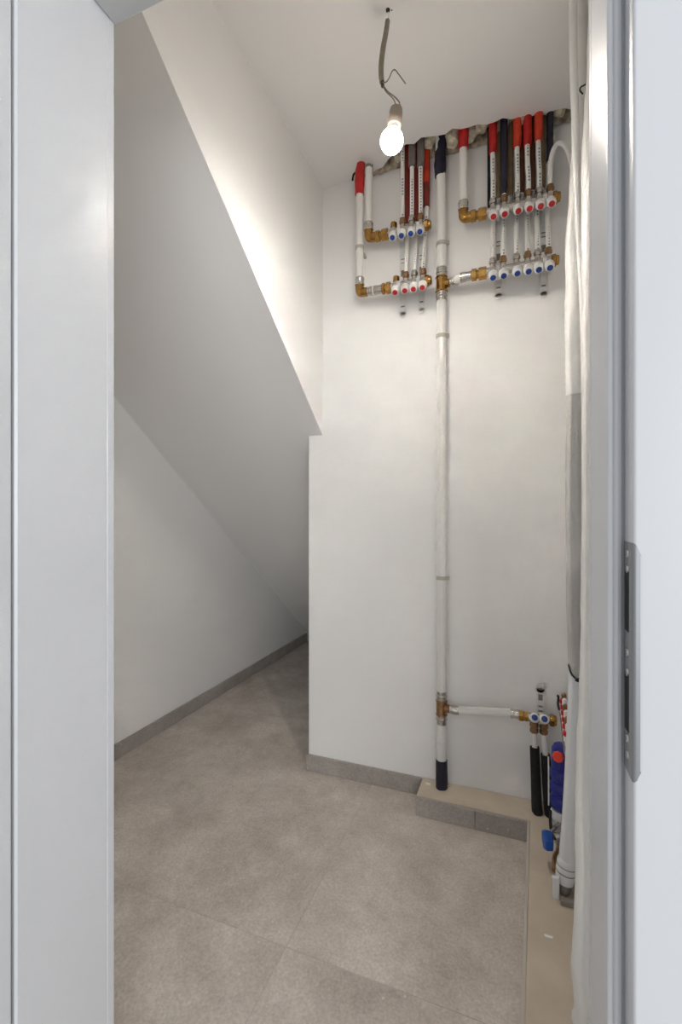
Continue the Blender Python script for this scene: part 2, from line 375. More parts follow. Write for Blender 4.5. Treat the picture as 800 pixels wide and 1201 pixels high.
skirting('baseboard_back', 'short grey stone skirting at the foot of the back wall', [((UN - 0.008, VB - 0.0005, 0.0005), (-0.351, VB - 0.0005, 0.0005), (0, -0.01, 0), 0.070)])
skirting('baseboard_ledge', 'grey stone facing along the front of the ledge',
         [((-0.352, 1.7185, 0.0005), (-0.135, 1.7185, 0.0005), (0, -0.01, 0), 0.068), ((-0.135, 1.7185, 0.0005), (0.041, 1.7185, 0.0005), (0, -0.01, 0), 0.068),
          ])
MB().prism([(0.0495, 1.7185, 0.0005), (0.0035, VF + 0.03, 0.0005), (-0.0055, VF + 0.0304, 0.0005), (0.0405, 1.7189, 0.0005)], (0, 0, 0.070)).build('edge_strip', 'grout', bpy.data.objects['baseboard_ledge'], smooth=0, bevel=0.001)

# ------------------------------------------------------------------ door frame, leaf, strike plate
dr = bpy.data.objects.new('door_1', None); C.objects.link(dr); WLOC['door_1'] = Vector()
struct(dr, 'white lacquered door frame with its leaf swung open into the hall')
def arc(c, r, a0, a1, k=6): return [(c[0] + r * math.cos(math.radians(a0 + (a1 - a0) * i / k)), c[1] + r * math.sin(math.radians(a0 + (a1 - a0) * i / k))) for i in range(k + 1)]
URJ = 0.0885; ULJ = -0.713
pr = [(URJ + 0.003, 0.656), (URJ, 0.653), (URJ, 0.6395), (URJ + 0.0012, 0.6385), (URJ + 0.0012, 0.6375), (URJ, 0.6365)] + arc((URJ + 0.004, 0.536), 0.004, 180, 270) + [(0.1035, 0.532)] \
     + arc((0.1075, 0.4995), 0.004, 180, 265) + [(0.150, 0.4925)] + arc((0.176, 0.498), 0.009, -90, 0) + [(0.185, 0.519), (0.117, 0.519), (0.117, 0.641), (0.150, 0.641), (0.150, 0.656)]
MB().prism([(u, v, 0) for u, v in pr], (0, 0, ZH + 0.02)).build('jamb', 'frame', dr, smooth=40)
pl = [(ULJ - 0.003, 0.656), (ULJ, 0.653), (ULJ, 0.6395), (ULJ - 0.0012, 0.6385), (ULJ - 0.0012, 0.6375), (ULJ, 0.6365), (ULJ, 0.474), (ULJ - 0.003, 0.471),
      (ULJ - 0.016, 0.471), (ULJ - 0.020, 0.490), (ULJ - 0.09, 0.490), (ULJ - 0.096, 0.519), (ULJ - 0.028, 0.519), (ULJ - 0.028, 0.641), (ULJ - 0.06, 0.641), (ULJ - 0.06, 0.656)]
MB().prism([(u, v, 0) for u, v in pl], (0, 0, ZH + 0.02)).build('jamb', 'frame', dr, smooth=40)
MB().box((ULJ + 0.0005, 0.532, ZH), (URJ - 0.0005, 0.656, ZH + 0.029)).box((ULJ + 0.0005, 0.49, ZH + 0.015), (URJ + 0.014, 0.5315, ZH + 0.029)).box((ULJ - 0.096, 0.49, ZH + 0.0205), (0.185, 0.519, ZH + 0.095)).build('head', 'frame', dr, smooth=0, bevel=0.002)
MB().tube([(0.0975, 0.5305, 0.01), (0.0975, 0.5305, ZH)], 0.0042, 10).build('gasket', 'gasket', dr)
lf = MB().box((ULJ - 0.0425, -0.335, 0.008), (ULJ - 0.0005, 0.4655, ZH - 0.004)).build('door_leaf', 'frame', dr, smooth=0, bevel=0.0025)
hz = 1.02
MB().cyl((ULJ, -0.27, hz), (ULJ + 0.045, -0.27, hz), 0.009).tube([(ULJ + 0.045, -0.275, hz), (ULJ + 0.045, -0.2, hz), (ULJ + 0.045, -0.15, hz)], 0.009).lathe((ULJ, -0.27, hz), (1, 0, 0), [(0, 0.025), (0.007, 0.025)], 24).build('handle', 'steel', lf)
# strike plate wrapped round the rebate edge
zt = onX(737, 636, 0.1035).z; zb = onX(737, 906, 0.1035).z
us = 0.1030
prof = [(us, 0.5305)] + [(us, 0.5015)] + [(0.1075 - 0.0045 * math.cos(math.radians(a)), 0.4995 - 0.0045 * math.sin(math.radians(a))) for a in (10, 30, 50, 70, 85)] + [(0.1090, 0.4947)]
sp = MB(); rows = []
K = 8; tw = len(prof)
for i, (u, v) in enumerate(prof):
    f = i / (tw - 1); cut = 0.012 * max(0, (f - 0.45) / 0.55) ** 2
    rows.append([(u, v, zt - cut), (u, v, zb + cut)])
vs_ = [p for r in rows for p in r]
off = [(p[0] + 0.0012, p[1] + 0.0006, p[2]) for p in vs_]
fs_ = [(2 * i, 2 * i + 1, 2 * i + 3, 2 * i + 2) for i in range(tw - 1)]
k = len(vs_)
sp.add(vs_ + off, fs_ + [tuple(j + k for j in f) for f in fs_] + [(2 * i, 2 * i + 2, k + 2 * i + 2, k + 2 * i) for i in range(tw - 1)] + [(2 * i + 1, 2 * i + 3, k + 2 * i + 3, k + 2 * i + 1) for i in range(tw - 1)])
spo = sp.build('strike_plate', 'steel', dr, smooth=50)
def zpx(y): return onX(737, y, 0.1035).z
for y0, y1 in ((671, 741), (791, 858)):
    MB().box((us - 0.0006, 0.5105, zpx(y1)), (us + 0.0004, 0.5245, zpx(y0))).build('latch_hole', 'slot', spo, smooth=0)
for y in (650, 668, 766, 789, 867, 886):
    MB().lathe((us + 0.0002, 0.516, zpx(y)), (-1, 0, 0), [(0, 0.0045), (0.0012, 0.0042), (0.0016, 0.003)], 12).build('screw', 'nickel', spo)

# ------------------------------------------------------------------ bare bulb on its wires
VL = 1.261
def lp(x, y, dv=0.0): return onY(x, y, VL - 0.050 * min(1, max(0, (y - 12) / 120)) + dv)
cpt = onZ(455, 12, ZC)
lamp = thing('bare_bulb_pendant', 'lit bare bulb hanging on loose grey wires from ceiling', 'lamp', cpt)
MB().lathe(cpt + Vector((0, 0, 0.0)), (0, 0, -1), [(0, 0.006), (0.004, 0.005), (0.006, 0.002)], 14).tube([lp(451, 14.5), lp(453, 11), lp(456, 11.3), lp(460, 12.5)], 0.0016, 6, 4).build('ceiling_hook', 'blackplastic', lamp)
MB().tube([cpt, lp(455.5, 19), lp(454.8, 26)], 0.0018, 8, 4).build('wire', 'chip', lamp)
MB().tube([lp(454.6, 25), lp(452.5, 40), lp(449.5, 56), lp(447.3, 74), lp(447, 88), lp(448, 97)], [0.0068, 0.0072, 0.0075, 0.0075, 0.0072, 0.007], 12, 5).build('cable', 'cable', lamp)
MB().tube([lp(448, 95), lp(449, 102)], [0.006, 0.0045], 10).build('cable_tie', 'blackplastic', lamp)
MB().tube([lp(448, 97, -0.004), lp(452.5, 97, -0.01), lp(456.5, 92, -0.01), lp(460, 84, -0.012), lp(463.5, 82.5, -0.012), lp(468, 88, -0.014), lp(475.5, 98.5, -0.016)], 0.0016, 6, 5).build('wire', 'wire', lamp)
MB().tube([lp(449, 101), lp(453, 108), lp(460, 115), lp(463.5, 121), lp(464, 129)], 0.0017, 6, 5).build('wire', 'wire', lamp)
MB().tube([lp(449.5, 101, 0.006), lp(455, 108, 0.006), lp(464, 115, 0.006), lp(468.5, 121, 0.006), lp(469.5, 129, 0.006)], 0.0017, 6, 5).build('wire', 'wire', lamp)
sk0 = lp(465, 127.5); sk1 = lp(462.3, 148.5); ax = (sk1 - sk0).normalized(); SL = (sk1 - sk0).length
MB().lathe(sk0, ax, [(0, 0.012), (0.002, 0.0165), (0.012, 0.0182), (0.03, 0.0188), (SL - 0.002, 0.0188), (SL, 0.0175)], 24).lathe(sk0 + Vector((0.006, 0, 0.002)), (0, 0, 1), [(0, 0.004), (0.003, 0.003)], 8).build('socket', 'socket', lamp)
bc = lp(459.5, 166)
RB = 0.031; bl = (bc - sk1).length
MB().lathe(sk1, bc - sk1, [(-0.004, 0.0135), (0.004, 0.0145), (max(bl - RB * 0.92, 0.008), 0.0175)], 24).build('bulb_neck', 'knob', lamp)
gp = []
for i in range(17):
    a = math.radians(28) + (math.pi - math.radians(28)) * i / 16
    gp.append((bl - RB * math.cos(a), RB * math.sin(a)))
MB().lathe(sk1, bc - sk1, gp, 28).build('bulb_globe', 'bulb', lamp)

# ------------------------------------------------------------------ manifold kit
def hexnut(p, axis, r, L, m='nickel'):
    e = min(0.0015, L * 0.2)
    return MB().lathe(p, axis, [(0, r * 0.88), (e, r), (L - e, r), (L, r * 0.88)], 6)
def axis_rot(a):
    return Vector((0, 0, 1)).rotation_difference(Vector(a)).to_euler()
knob_me = MB().lathe((0, 0, 0), (0, 0, 1), [(-0.004, 0.009), (0.008, 0.0105), (0.0085, 0.0150), (0.012, 0.0168), (0.026, 0.0162), (0.034, 0.0146), (0.0385, 0.0122), (0.0398, 0.0095)], 20).mesh('valve_knob', 'knob', 50)
def cap_mesh(m): return MB().lathe((0, 0, 0.0385), (0, 0, 1), [(0, 0.0100), (0.0018, 0.0102), (0.0030, 0.0090), (0.0034, 0.0050), (0.0036, 0.0)], 18).mesh('knob_cap', m, 40)
caps = {'blue': cap_mesh('blue_cap'), 'red': cap_mesh('red_cap')}
KA = Vector((0.06, -math.cos(math.radians(50)), -math.sin(math.radians(50)))).normalized()
KROT = axis_rot(KA)
VM = 1.769
nut_me = {}
for m in ('nickel', 'brass', 'bronze'):
    b = MB().lathe((0, 0, 0), (0, 0, 1), [(0, 0.0085), (0.008, 0.0085)], 14)
    b.lathe((0, 0, 0.006), (0, 0, 1), [(0, 0.0118), (0.0015, 0.0132), (0.0125, 0.0132), (0.014, 0.0118)], 6).lathe((0, 0, 0.020), (0, 0, 1), [(0, 0.0112), (0.006, 0.0112), (0.008, 0.0095)], 14)
    nut_me[m] = b.mesh('outlet_nut', m, 35)
def bar_z(zk): return zk + 0.024
def make_bar(root, pxs, zk, col, u_left, u_right, first_cap=False):
    """one distributor bar: pxs are the photo columns of its knobs"""
    z = bar_z(zk)
    ks = [onY(x, 300, 1.745).x for x in pxs]
    b = MB().cyl((u_left, VM, z), (u_right, VM, z), 0.0155, 18)
    for k_ in ks:
        b.lathe((k_ - 0.011, VM, z), (1, 0, 0), [(0, 0.0155), (0.003, 0.0178), (0.019, 0.0178), (0.022, 0.0155)], 8)
        b.cyl((k_, VM, z), (k_, VM, z + 0.022), 0.0105, 14)
    b.build('distributor_bar', 'nickel', root)
    for i, k_ in enumerate(ks):
        o = place('valve_knob', knob_me, root, Vector((k_, VM, z)) + KA * 0.012, KROT)
        c_ = bpy.data.objects.new('knob_cap', caps[col]); C.objects.link(c_); c_.parent = o
        if i == 0 and first_cap:
            hexnut((k_, VM, z + 0.019), (0, 0, 1), 0.0135, 0.020).build('blind_cap', 'brass', root, smooth=30)
        else:
            place('outlet_nut', nut_me['bronze' if i % 2 else 'nickel'], root, (k_, VM, z + 0.0215))
    e = hexnut((u_right - 0.002, VM, z), (1, 0, 0), 0.0215, 0.014); e.lathe((u_right + 0.012, VM, z), (1, 0, 0), [(0, 0.017), (0.008, 0.016), (0.010, 0.012)], 16)
    e.build('end_cap', 'brass', root, smooth=30)
    return ks, z
def make_union(root, u0, u1, z):
    """brass union from u0 to u1 on the inlet side of a bar"""
    L = u1 - u0
    b = hexnut((u0, VM, z), (1, 0, 0), 0.0215, L * 0.36); b.lathe((u0 + L * 0.34, VM, z), (1, 0, 0), [(0, 0.0155), (L * 0.16, 0.0155)], 16)
    b.lathe((u0 + L * 0.48, VM, z), (1, 0, 0), [(0, 0.0205), (0.002, 0.0225), (L * 0.5, 0.0225), (L * 0.52, 0.0205)], 6)
    b.build('union', 'brass', root, smooth=30)
def make_bracket(root, u, z0, z1, bars):
    """perforated strip behind both bars, with a clamp round each"""
    w = 0.0125; v0 = 1.828
    b = MB().box((u - w, v0, z0 + 0.012), (u + w, v0 + 0.002, z1)).lathe((u, v0, z0 + 0.013), (0, 1, 0), [(0, w), (0.002, w)], 18)
    b.box((u - 0.004, v0 + 0.002, z0 + 0.02), (u + 0.004, VB - 0.001, z0 + 0.03)).box((u - 0.004, v0 + 0.002, z1 - 0.03), (u + 0.004, VB - 0.001, z1 - 0.02))
    o = b.build('bracket', 'zinc', root, smooth=30)
    zz = (bars[0] + bars[1]) / 2
    for zc, h in ((zz + 0.028, 0.004), (zz + 0.013, 0.003), (zz - 0.03, 0.026), (z0 + 0.046, 0.006), (z0 + 0.013, 0.006)):
        MB().box((u - 0.0075, v0 - 0.0006, zc - h / 2), (u + 0.0075, v0 + 0.0004, zc + h / 2)).build('bracket_hole', 'greywrap', o, smooth=0)
    for z in bars:
        MB().lathe((u - 0.006, VM, z), (1, 0, 0), [(0, 0.0185), (0.012, 0.0185)], 20).box((u - 0.006, VM, z - 0.006), (u + 0.006, v0 + 0.001, z + 0.006)).build('bracket_clamp', 'zinc', o, smooth=40)
def small_pipe(label, group, pts, r, sleeve=None, sleeves=(), printed=True, taper=None):
    pts = [Vector(p) for p in pts]
    t = thing('heating_pipe', label, 'pipe', pts[0], group)
    MB().tube(pts, r, 12, 6 if len(pts) > 2 else 0).build('tube', 'print' if printed else 'pipe', t, smooth=60)
    for (spts, sr, m) in sleeves:
        b = MB().tube(spts, sr, 12, 5 if len(spts) > 2 else 0); b.wobble(0.0015, 60, len(label)); b.build('sleeve', m, t, smooth=60)
    return t
ZTOP = ZC + 0.15

# ------------------------------------------------------------------ left manifold station
ZU = 2.241; ZL = 2.0243; ZU2 = 2.236; ZL2 = 2.0145
rootL = thing('heating_manifold', 'smaller four-outlet manifold with blue knobs above red ones', 'manifold', (-0.39, VB, ZL - 0.09))
pxU = (460, 470.5, 481.5, 492); pxL = (463, 474.5, 484.5, 495)
uU0 = onY(455, 300, VM).x; uL0 = onY(458, 300, VM).x
kLU, zLU = make_bar(rootL, pxU, ZU, 'blue', uU0 - 0.002, onY(499, 300, VM).x, True)
kLL, zLL = make_bar(rootL, pxL, ZL, 'red', uL0 - 0.002, onY(499.5, 300, VM).x, True)
make_union(rootL, onY(440.5, 300, VM).x, uU0 + 0.002, zLU)
make_union(rootL, onY(448, 300, VM).x, uL0 + 0.002, zLL)
make_bracket(rootL, onY(471.5, 300, 1.812).x, onY(474, 371, 1.812).z, zLU + 0.03, (zLL, zLU))
make_bracket(rootL, onY(493.5, 300, 1.812).x, onY(494, 366, 1.812).z, zLU + 0.03, (zLL, zLU))

def elbow(root_or_thing, u, z, r, name='elbow'):
    b = MB(); b.tube([(u, VM, z + 0.034), (u, VM, z + 0.012), (u + 0.004, VM, z + 0.002), (u + 0.014, VM, z), (u + 0.034, VM, z)], r + 0.003, 14, 4)
    b.build(name, 'brass', root_or_thing, smooth=50)
    MB().lathe((u, VM, z + 0.030), (0, 0, 1), [(0, r + 0.0045), (0.003, r + 0.006), (0.006, r + 0.0035), (0.022, r + 0.0035), (0.026, r + 0.005), (0.032, r + 0.003)], 18).build('press_ring', 'nickel', root_or_thing)

RF = 0.0148
# feed into the upper bar
u = onY(432.5, 300, VM).x
t = thing('feed_pipe', 'white feed pipe ending in brass elbow beside the blue knobs', 'pipe', (u, VM, zLU))
MB().tube([(u, VM, zLU + 0.04), (u, VM, ZC - 0.002 - 0.03)], RF, 16).build('tube', 'pipe', t)
MB().tube([(u, VM, ZC - 0.032), (u, VM, ZC - 0.018)], [RF, RF * 0.8], 16).build('tube_end', 'pvcgrey', t)
elbow(t, u, zLU, RF)
MB().lathe((u + 0.03, VM, zLU), (1, 0, 0), [(0, 0.0175), (onY(440.5, 300, VM).x - u - 0.03, 0.0175)], 16).build('connector', 'bronze', t)
MB().tube([onY(427.5, 203, 1.80), onY(428, 190, 1.79), onY(430.5, 182.5, 1.78), onY(434, 182.5, 1.78), onY(436.5, 189, 1.79), onY(437, 203, 1.80)], 0.003, 8, 4).build('hanger', 'steel', t)
# feed into the lower bar
u = onY(422, 300, VM).x
t = thing('feed_pipe', 'long white feed pipe with red taped top leading to red knobs', 'pipe', (u, VM, zLL))
zr0 = onY(422, 229, VM).z; zr1 = onY(422, 197, VM).z
MB().tube([(u, VM, zLL + 0.04), (u, VM, zr1)], RF, 16).build('tube', 'pipe', t)
MB().tube([(u - 0.001, VM, zr0), (u, VM, (zr0 + zr1) / 2), (u + 0.002, VM, zr1 - 0.01), (u + 0.006, VM + 0.01, zr1 + 0.03)], [RF + 0.004, RF + 0.005, RF + 0.004, RF], 14, 4).wobble(0.003, 50, 2).build('sleeve', 'red', t)
MB().tube([onY(413.5, 212, VM), onY(414.5, 206, VM), onY(417, 203, VM)], 0.004, 8, 3).build('tape_end', 'black', t)
elbow(t, u, zLL, RF)
ue = onY(448, 300, VM).x
MB().lathe((u + 0.030, VM, zLL), (1, 0, 0), [(0, 0.0165), (0.012, 0.0165), (0.014, 0.018), (0.026, 0.018)], 16).build('press_ring', 'nickel', t)
MB().cyl((u + 0.05, VM, zLL), (ue - 0.018, VM, zLL), 0.0155).build('tube_stub', 'pipe', t)
MB().lathe((ue - 0.032, VM, zLL), (1, 0, 0), [(0, 0.018), (0.012, 0.018), (0.014, 0.0165), (0.032, 0.0165)], 16).build('press_ring', 'nickel', t)
MB().lathe((u - 0.018, VM, onY(422, 292, VM).z), (0, 0, 1), [(0, 0.001), (0.0005, 0.001)], 6)
zc = onY(422, 293, VM).z
MB().lathe((u, VM, zc), (0, 0, 1), [(0, RF + 0.003), (0.012, RF + 0.003)], 16).box((u - 0.004, VM, zc), (u + 0.004, VB - 0.001, zc + 0.012)).build('pipe_clip', 'clip', t)

# flow pipes rising from the upper bar (knobs 2..4), grey wraps at their tops
names = ('next to the blind brass cap', 'between two neighbours with a grey wrap', 'nearest the riser pipe, with a grey wrap')
for i, px in ((1, 473), (2, 484), (3, 494)):
    u = kLU[i]; ut = onY(px, 200, VM + 0.02).x
    z0 = zLU + 0.045
    pts = [(u, VM, z0), (u, VM + 0.002, z0 + 0.05), (ut, VM + 0.008, 2.47), (ut, VM + 0.009, ZTOP)]
    sl = []
    if i > 1:
        zb_ = onY(px, 199, VM + 0.02).z
        sl = [([(ut, VM + 0.008, zb_), (ut + 0.001, VM + 0.009, ZC + 0.04), (ut, VM + 0.009, ZC + 0.12)], 0.0142, 'greywrap')]
    small_pipe('thin white pipe on blue knob bar, ' + names[i - 1], 'pipes of the smaller manifold', pts, 0.0083, sleeves=sl)
# return pipes rising from the lower bar behind the upper one, rust red sleeves on top
rows = ((1, 477, 478, 'rust red sleeve, close to the feed elbow'), (2, 487, 489, 'rust red sleeve, middle of the three'), (3, 498, 500.5, 'red sleeve, nearest the tall riser'))
for i, pa, pb, nm in rows:
    u = kLL[i]; ua = onY(pa, 290, VM + 0.03).x; ub = onY(pb, 220, VM + 0.05).x
    z0 = zLL + 0.045
    pts = [(u, VM, z0), (u + 0.001, VM + 0.004, z0 + 0.03), (ua, VM + 0.040, zLU - 0.035), (ua, VM + 0.043, zLU), (ub, VM + 0.047, zLU + 0.06), (ub, VM + 0.047, ZTOP)]
    zs = (zLU + 0.05) if i < 3 else onY(500, 244, VM + 0.05).z
    m = 'darkred'
    sl = [([(ub, VM + 0.046, zs), (ub, VM + 0.047, zs + 0.1), (ub, VM + 0.048, ZC - 0.06), (ub, VM + 0.048, ZTOP - 0.02)], [0.0105, 0.0118, 0.0118, 0.0115], m)]
    if i == 3: sl = [([(ub, VM + 0.043, zs), (ub, VM + 0.046, zs + 0.1), (ub, VM + 0.046, ZC - 0.1)], [0.0125, 0.0125, 0.0125], 'darkred'), ([(ub, VM + 0.046, ZC - 0.12), (ub, VM + 0.046, ZC - 0.03), (ub, VM + 0.046, ZTOP - 0.02)], 0.0132, 'orange')]
    small_pipe('rear pipe from red knob bar, ' + nm, 'pipes of the smaller manifold', pts, 0.0083, sleeves=sl)

# ------------------------------------------------------------------ main riser on the back wall
VP = 1.800; RM = 0.0182
um = onY(518, 600, VP).x
ris = thing('riser_pipe', 'tall white riser pipe from ceiling to ledge on back wall', 'pipe', (um, VP, LEDGE))
def rz(y): return onY(518, y, VP).z
zT = onY(518, 328.5, VM).z   # tee feeding the right station
zT = ZL2 + 0.024
tt = rz(830)
MB().cyl((um, VP, LEDGE + 0.004), (um, VP, tt - 0.025), RM, 18).build('tube', 'pipe', ris)
MB().cyl((um, VP, tt + 0.025), (um, VP, zT - 0.03), RM, 18).build('tube', 'pipe', ris)
MB().tube([(um, VP, zT + 0.03), (um, VP, 2.3), (um - 0.004, VP, rz(190)), (um - 0.005, VP - 0.004, ZC), (um - 0.004, VP - 0.02, ZTOP)], RM, 18, 4).build('tube', 'pipe', ris)
zs0, zs1 = rz(207), rz(178)
MB().tube([(um - 0.006, VP, zs0), (um - 0.005, VP, (zs0 + zs1) / 2), (um - 0.003, VP - 0.002, zs1), (um, VP - 0.008, ZC + 0.015), (um, VP - 0.02, ZC + 0.1)], [RM + 0.003, RM + 0.005, RM + 0.003, RM, RM], 16, 4).wobble(0.003, 40, 4).build('sleeve', 'navy', ris)
def tee(z, dirs, r, m='brass'):
    b = MB().cyl((um, VP, z - 0.03), (um, VP, z + 0.03), r + 0.004, 18).lathe((um, VP, z - 0.030), (0, 0, 1), [(0, r + 0.005), (0.003, r + 0.0065), (0.006, r + 0.005)], 18).lathe((um, VP, z + 0.024), (0, 0, 1), [(0, r + 0.005), (0.003, r + 0.0065), (0.006, r + 0.005)], 18)
    b.cyl((um, VP, z), (um + 0.032, VP - 0.005, z), 0.0155, 16)
    b.build('tee', m, ris, smooth=40)
    for s in (1, -1):
        MB().lathe((um, VP, z + s * 0.03), (0, 0, s), [(0, r + 0.003), (0.010, r + 0.003), (0.012, r + 0.005), (0.018, r + 0.005), (0.020, r + 0.003), (0.034, r + 0.003)], 18).build('press_ring', 'nickel', ris)
tee(zT, 1, RM); tee(tt, 1, RM * 0.9, 'bronze')
for y in (287, 395, 678):
    z = rz(y)
    MB().lathe((um, VP, z - 0.007), (0, 0, 1), [(0, RM + 0.0032), (0.014, RM + 0.0032)], 18).box((um + 0.014, VP - 0.004, z - 0.007), (um + 0.030, VP + 0.004, z + 0.007)).box((um - 0.006, VP + 0.015, z - 0.007), (um + 0.006, VB - 0.001, z + 0.007)).build('pipe_clip', 'clip', ris, bevel=0.0008)
MB().tube([(um, VP, rz(894)), (um, VP, rz(868))], RM + 0.002, 16).wobble(0.002, 50, 1).build('tape', 'foil', ris)
MB().tube([(um, VP, LEDGE + 0.001), (um, VP, LEDGE + 0.03), (um, VP, rz(891))], [RM + 0.004, RM + 0.0045, RM + 0.0035], 16).wobble(0.002, 60, 3).build('sleeve', 'navy', ris)
# branch to the right station
br = thing('branch_pipe', 'short horizontal pipe from riser tee to lower blue knob bar', 'pipe', (um + 0.03, VP, zT))
uR0 = onY(553, 320, VM).x
MB().lathe((um + 0.034, VP - 0.006, zT), (1, -0.12, 0), [(0, 0.0165), (0.012, 0.0165), (0.014, 0.018), (0.03, 0.018)], 16).build('press_ring', 'nickel', br)
MB().tube([(um + 0.05, VP - 0.010, zT), (uR0 - 0.03, VM + 0.002, zT)], 0.0155, 16).build('tube', 'pipe', br)
MB().lathe((uR0 - 0.04, VM + 0.003, zT), (1, -0.05, 0), [(0, 0.018), (0.018, 0.018), (0.020, 0.0165), (0.04, 0.0165)], 16).build('press_ring', 'nickel', br)

# ------------------------------------------------------------------ right manifold station
rootR = thing('heating_manifold', 'larger six-outlet manifold with red knobs above blue ones', 'manifold', (0.02, VB, ZL2 - 0.09))
qU = (578, 591, 607, 620, 633, 646); qL = (577.5, 590, 606, 619, 631, 644)
a0 = onY(570, 300, VM).x
kRU, zRU = make_bar(rootR, qU, ZU2, 'red', a0 - 0.002, onY(649.5, 300, VM).x)
kRL, zRL = make_bar(rootR, qL, ZL2, 'blue', a0 - 0.002, onY(648, 300, VM).x)
make_union(rootR, onY(552, 300, VM).x, a0 + 0.002, zRU)
make_union(rootR, uR0, a0 + 0.002, zRL)
make_bracket(rootR, onY(584.5, 300, 1.812).x, onY(584, 350, 1.812).z, zRU + 0.03, (zRL, zRU))
make_bracket(rootR, onY(638, 300, 1.812).x, onY(638, 348, 1.812).z, zRU + 0.03, (zRL, zRU))
# feed with red top
u = onY(543.5, 240, VM).x
t = thing('feed_pipe', 'white feed pipe with red taped top and brass elbow beside riser', 'pipe', (u, VM, zRU))
MB().tube([(u, VM, zRU + 0.04), (u, VM, ZTOP)], RF, 16).build('tube', 'pipe', t)
MB().tube([(u, VM, onY(542, 176, VM).z), (u, VM, onY(542, 160, VM).z), (u, VM, ZC + 0.1)], RF + 0.004, 14, 3).wobble(0.002, 50, 5).build('sleeve', 'red', t)
elbow(t, u, zRU, RF)
MB().lathe((u + 0.030, VM, zRU), (1, 0, 0), [(0, 0.0175), (max(0.004, onY(552, 300, VM).x - u - 0.030), 0.0175)], 16).build('connector', 'brass', t)

# pipes rising from the red knob bar
spec = ((0, 578, 181, 'red', 'with the longest red sleeve, nearest the brass elbow'), (1, 591, 238, 'navy', 'wrapped whole in navy sleeve'), (2, 606.5, 174, 'orange', 'with orange-red sleeve, beside the navy pipe'),
        (3, 618.5, 172, 'red', 'with red sleeve, third white one from the brass elbow'), (4, 631.5, 167, 'orange', 'with orange-red sleeve, next to the looped hose'))
for i, px, ys, m, nm in spec:
    u = kRU[i]; ut = onY(px, 160, VM + 0.012).x
    z0 = zRU + 0.045
    pts = [(u, VM, z0), (u, VM + 0.001, z0 + 0.06), (ut, VM + 0.010, 2.45), (ut, VM + 0.012, ZTOP)]
    zsl = onY(px, ys, VM + 0.012).z
    if m == 'navy':
        zsl = z0 + 0.008
        sl = [([(u, VM, zsl), (u, VM + 0.001, z0 + 0.08), (ut, VM + 0.01, 2.45), (ut, VM + 0.014, ZTOP - 0.02)], [0.0105, 0.0125, 0.0135, 0.0135], 'navy')]
    else:
        sl = [([(ut, VM + 0.010, zsl), (ut + 0.001, VM + 0.012, zsl + 0.05), (ut, VM + 0.012, ZTOP - 0.02)], [0.0135, 0.0152, 0.0150], m)]
    small_pipe('pipe on red knob bar, ' + nm, 'pipes of the larger manifold', pts, 0.0088, sleeves=sl, printed=(m != 'navy'))
# the looped hose at the end of the red bar
u = kRU[5]
small_pipe('white hose looping over from last red knob towards the insulated hose', None,
           [(u, VM, zRU + 0.045), onY(645.5, 205, VM), onY(646.5, 187, VM), onY(651, 173, VM - 0.004), onY(657, 168.5, VM - 0.01), onY(664, 173, VM - 0.016), onY(669.5, 187, VM - 0.02), onY(672.5, 205, VM - 0.024), onY(674.5, 232, VM - 0.027), onY(677, 252, VM - 0.025), Vector((UR(1.745) - 0.001, 1.745, 2.145))], 0.0088, printed=False)
# pipes of the blue knob bar, passing behind the red one
spec = ((0, 585, 'tan', 'tan sleeve, behind the bracket nearest the elbow'), (1, 598.5, 'tan', 'tan sleeve, just past the navy pipe'), (2, 612, 'brown', 'brown sleeve, on the navy side of its twin'), (3, 624.5, 'brown', 'brown sleeve, nearer the looped hose'),
        (4, 636.5, 'tan', 'tan sleeve, behind the far bracket'), (5, 644.5, 'navy', 'navy sleeve, right behind the looped hose'))
for i, px, m, nm in spec:
    u = kRL[i]; ub = onY(px, 180, VM + 0.045).x
    z0 = zRL + 0.045
    vb_ = VM + (0.046 if m != 'navy' else 0.024)
    pts = [(u, VM, z0), (u, VM + 0.004, z0 + 0.03), (u, VM + 0.040, zRU - 0.045), (u, VM + 0.044, zRU), (u, VM + 0.044, zRU + 0.024), (ub, (VM + 0.044 + vb_) / 2, zRU + 0.07), (ub, vb_, zRU + 0.11), (ub, vb_, ZTOP)]
    zb_ = zRU + 0.07 if m != 'navy' else onY(644.5, 190, vb_).z
    sl = [([(ub, vb_, zb_), (ub, vb_, zb_ + 0.08), (ub, vb_, ZC - 0.02), (ub, vb_, ZTOP - 0.02)], [0.0105, 0.0112, 0.0115, 0.0115] if m != 'navy' else 0.0120, m)]
    small_pipe('rear pipe from blue knob bar, ' + nm, 'pipes of the larger manifold', pts, 0.0086, sleeves=sl)
# black strip of insulation beside the first pipe
ub = onY(573.5, 200, VM + 0.045).x
tag(MB().tube([(ub, VM + 0.05, zRU + 0.05), (ub, VM + 0.052, 2.42), (ub, VM + 0.05, ZTOP - 0.02)], 0.006, 10, 4).build('cable', 'black', smooth=60), 'black cable running up behind the longest red sleeve', 'cable')

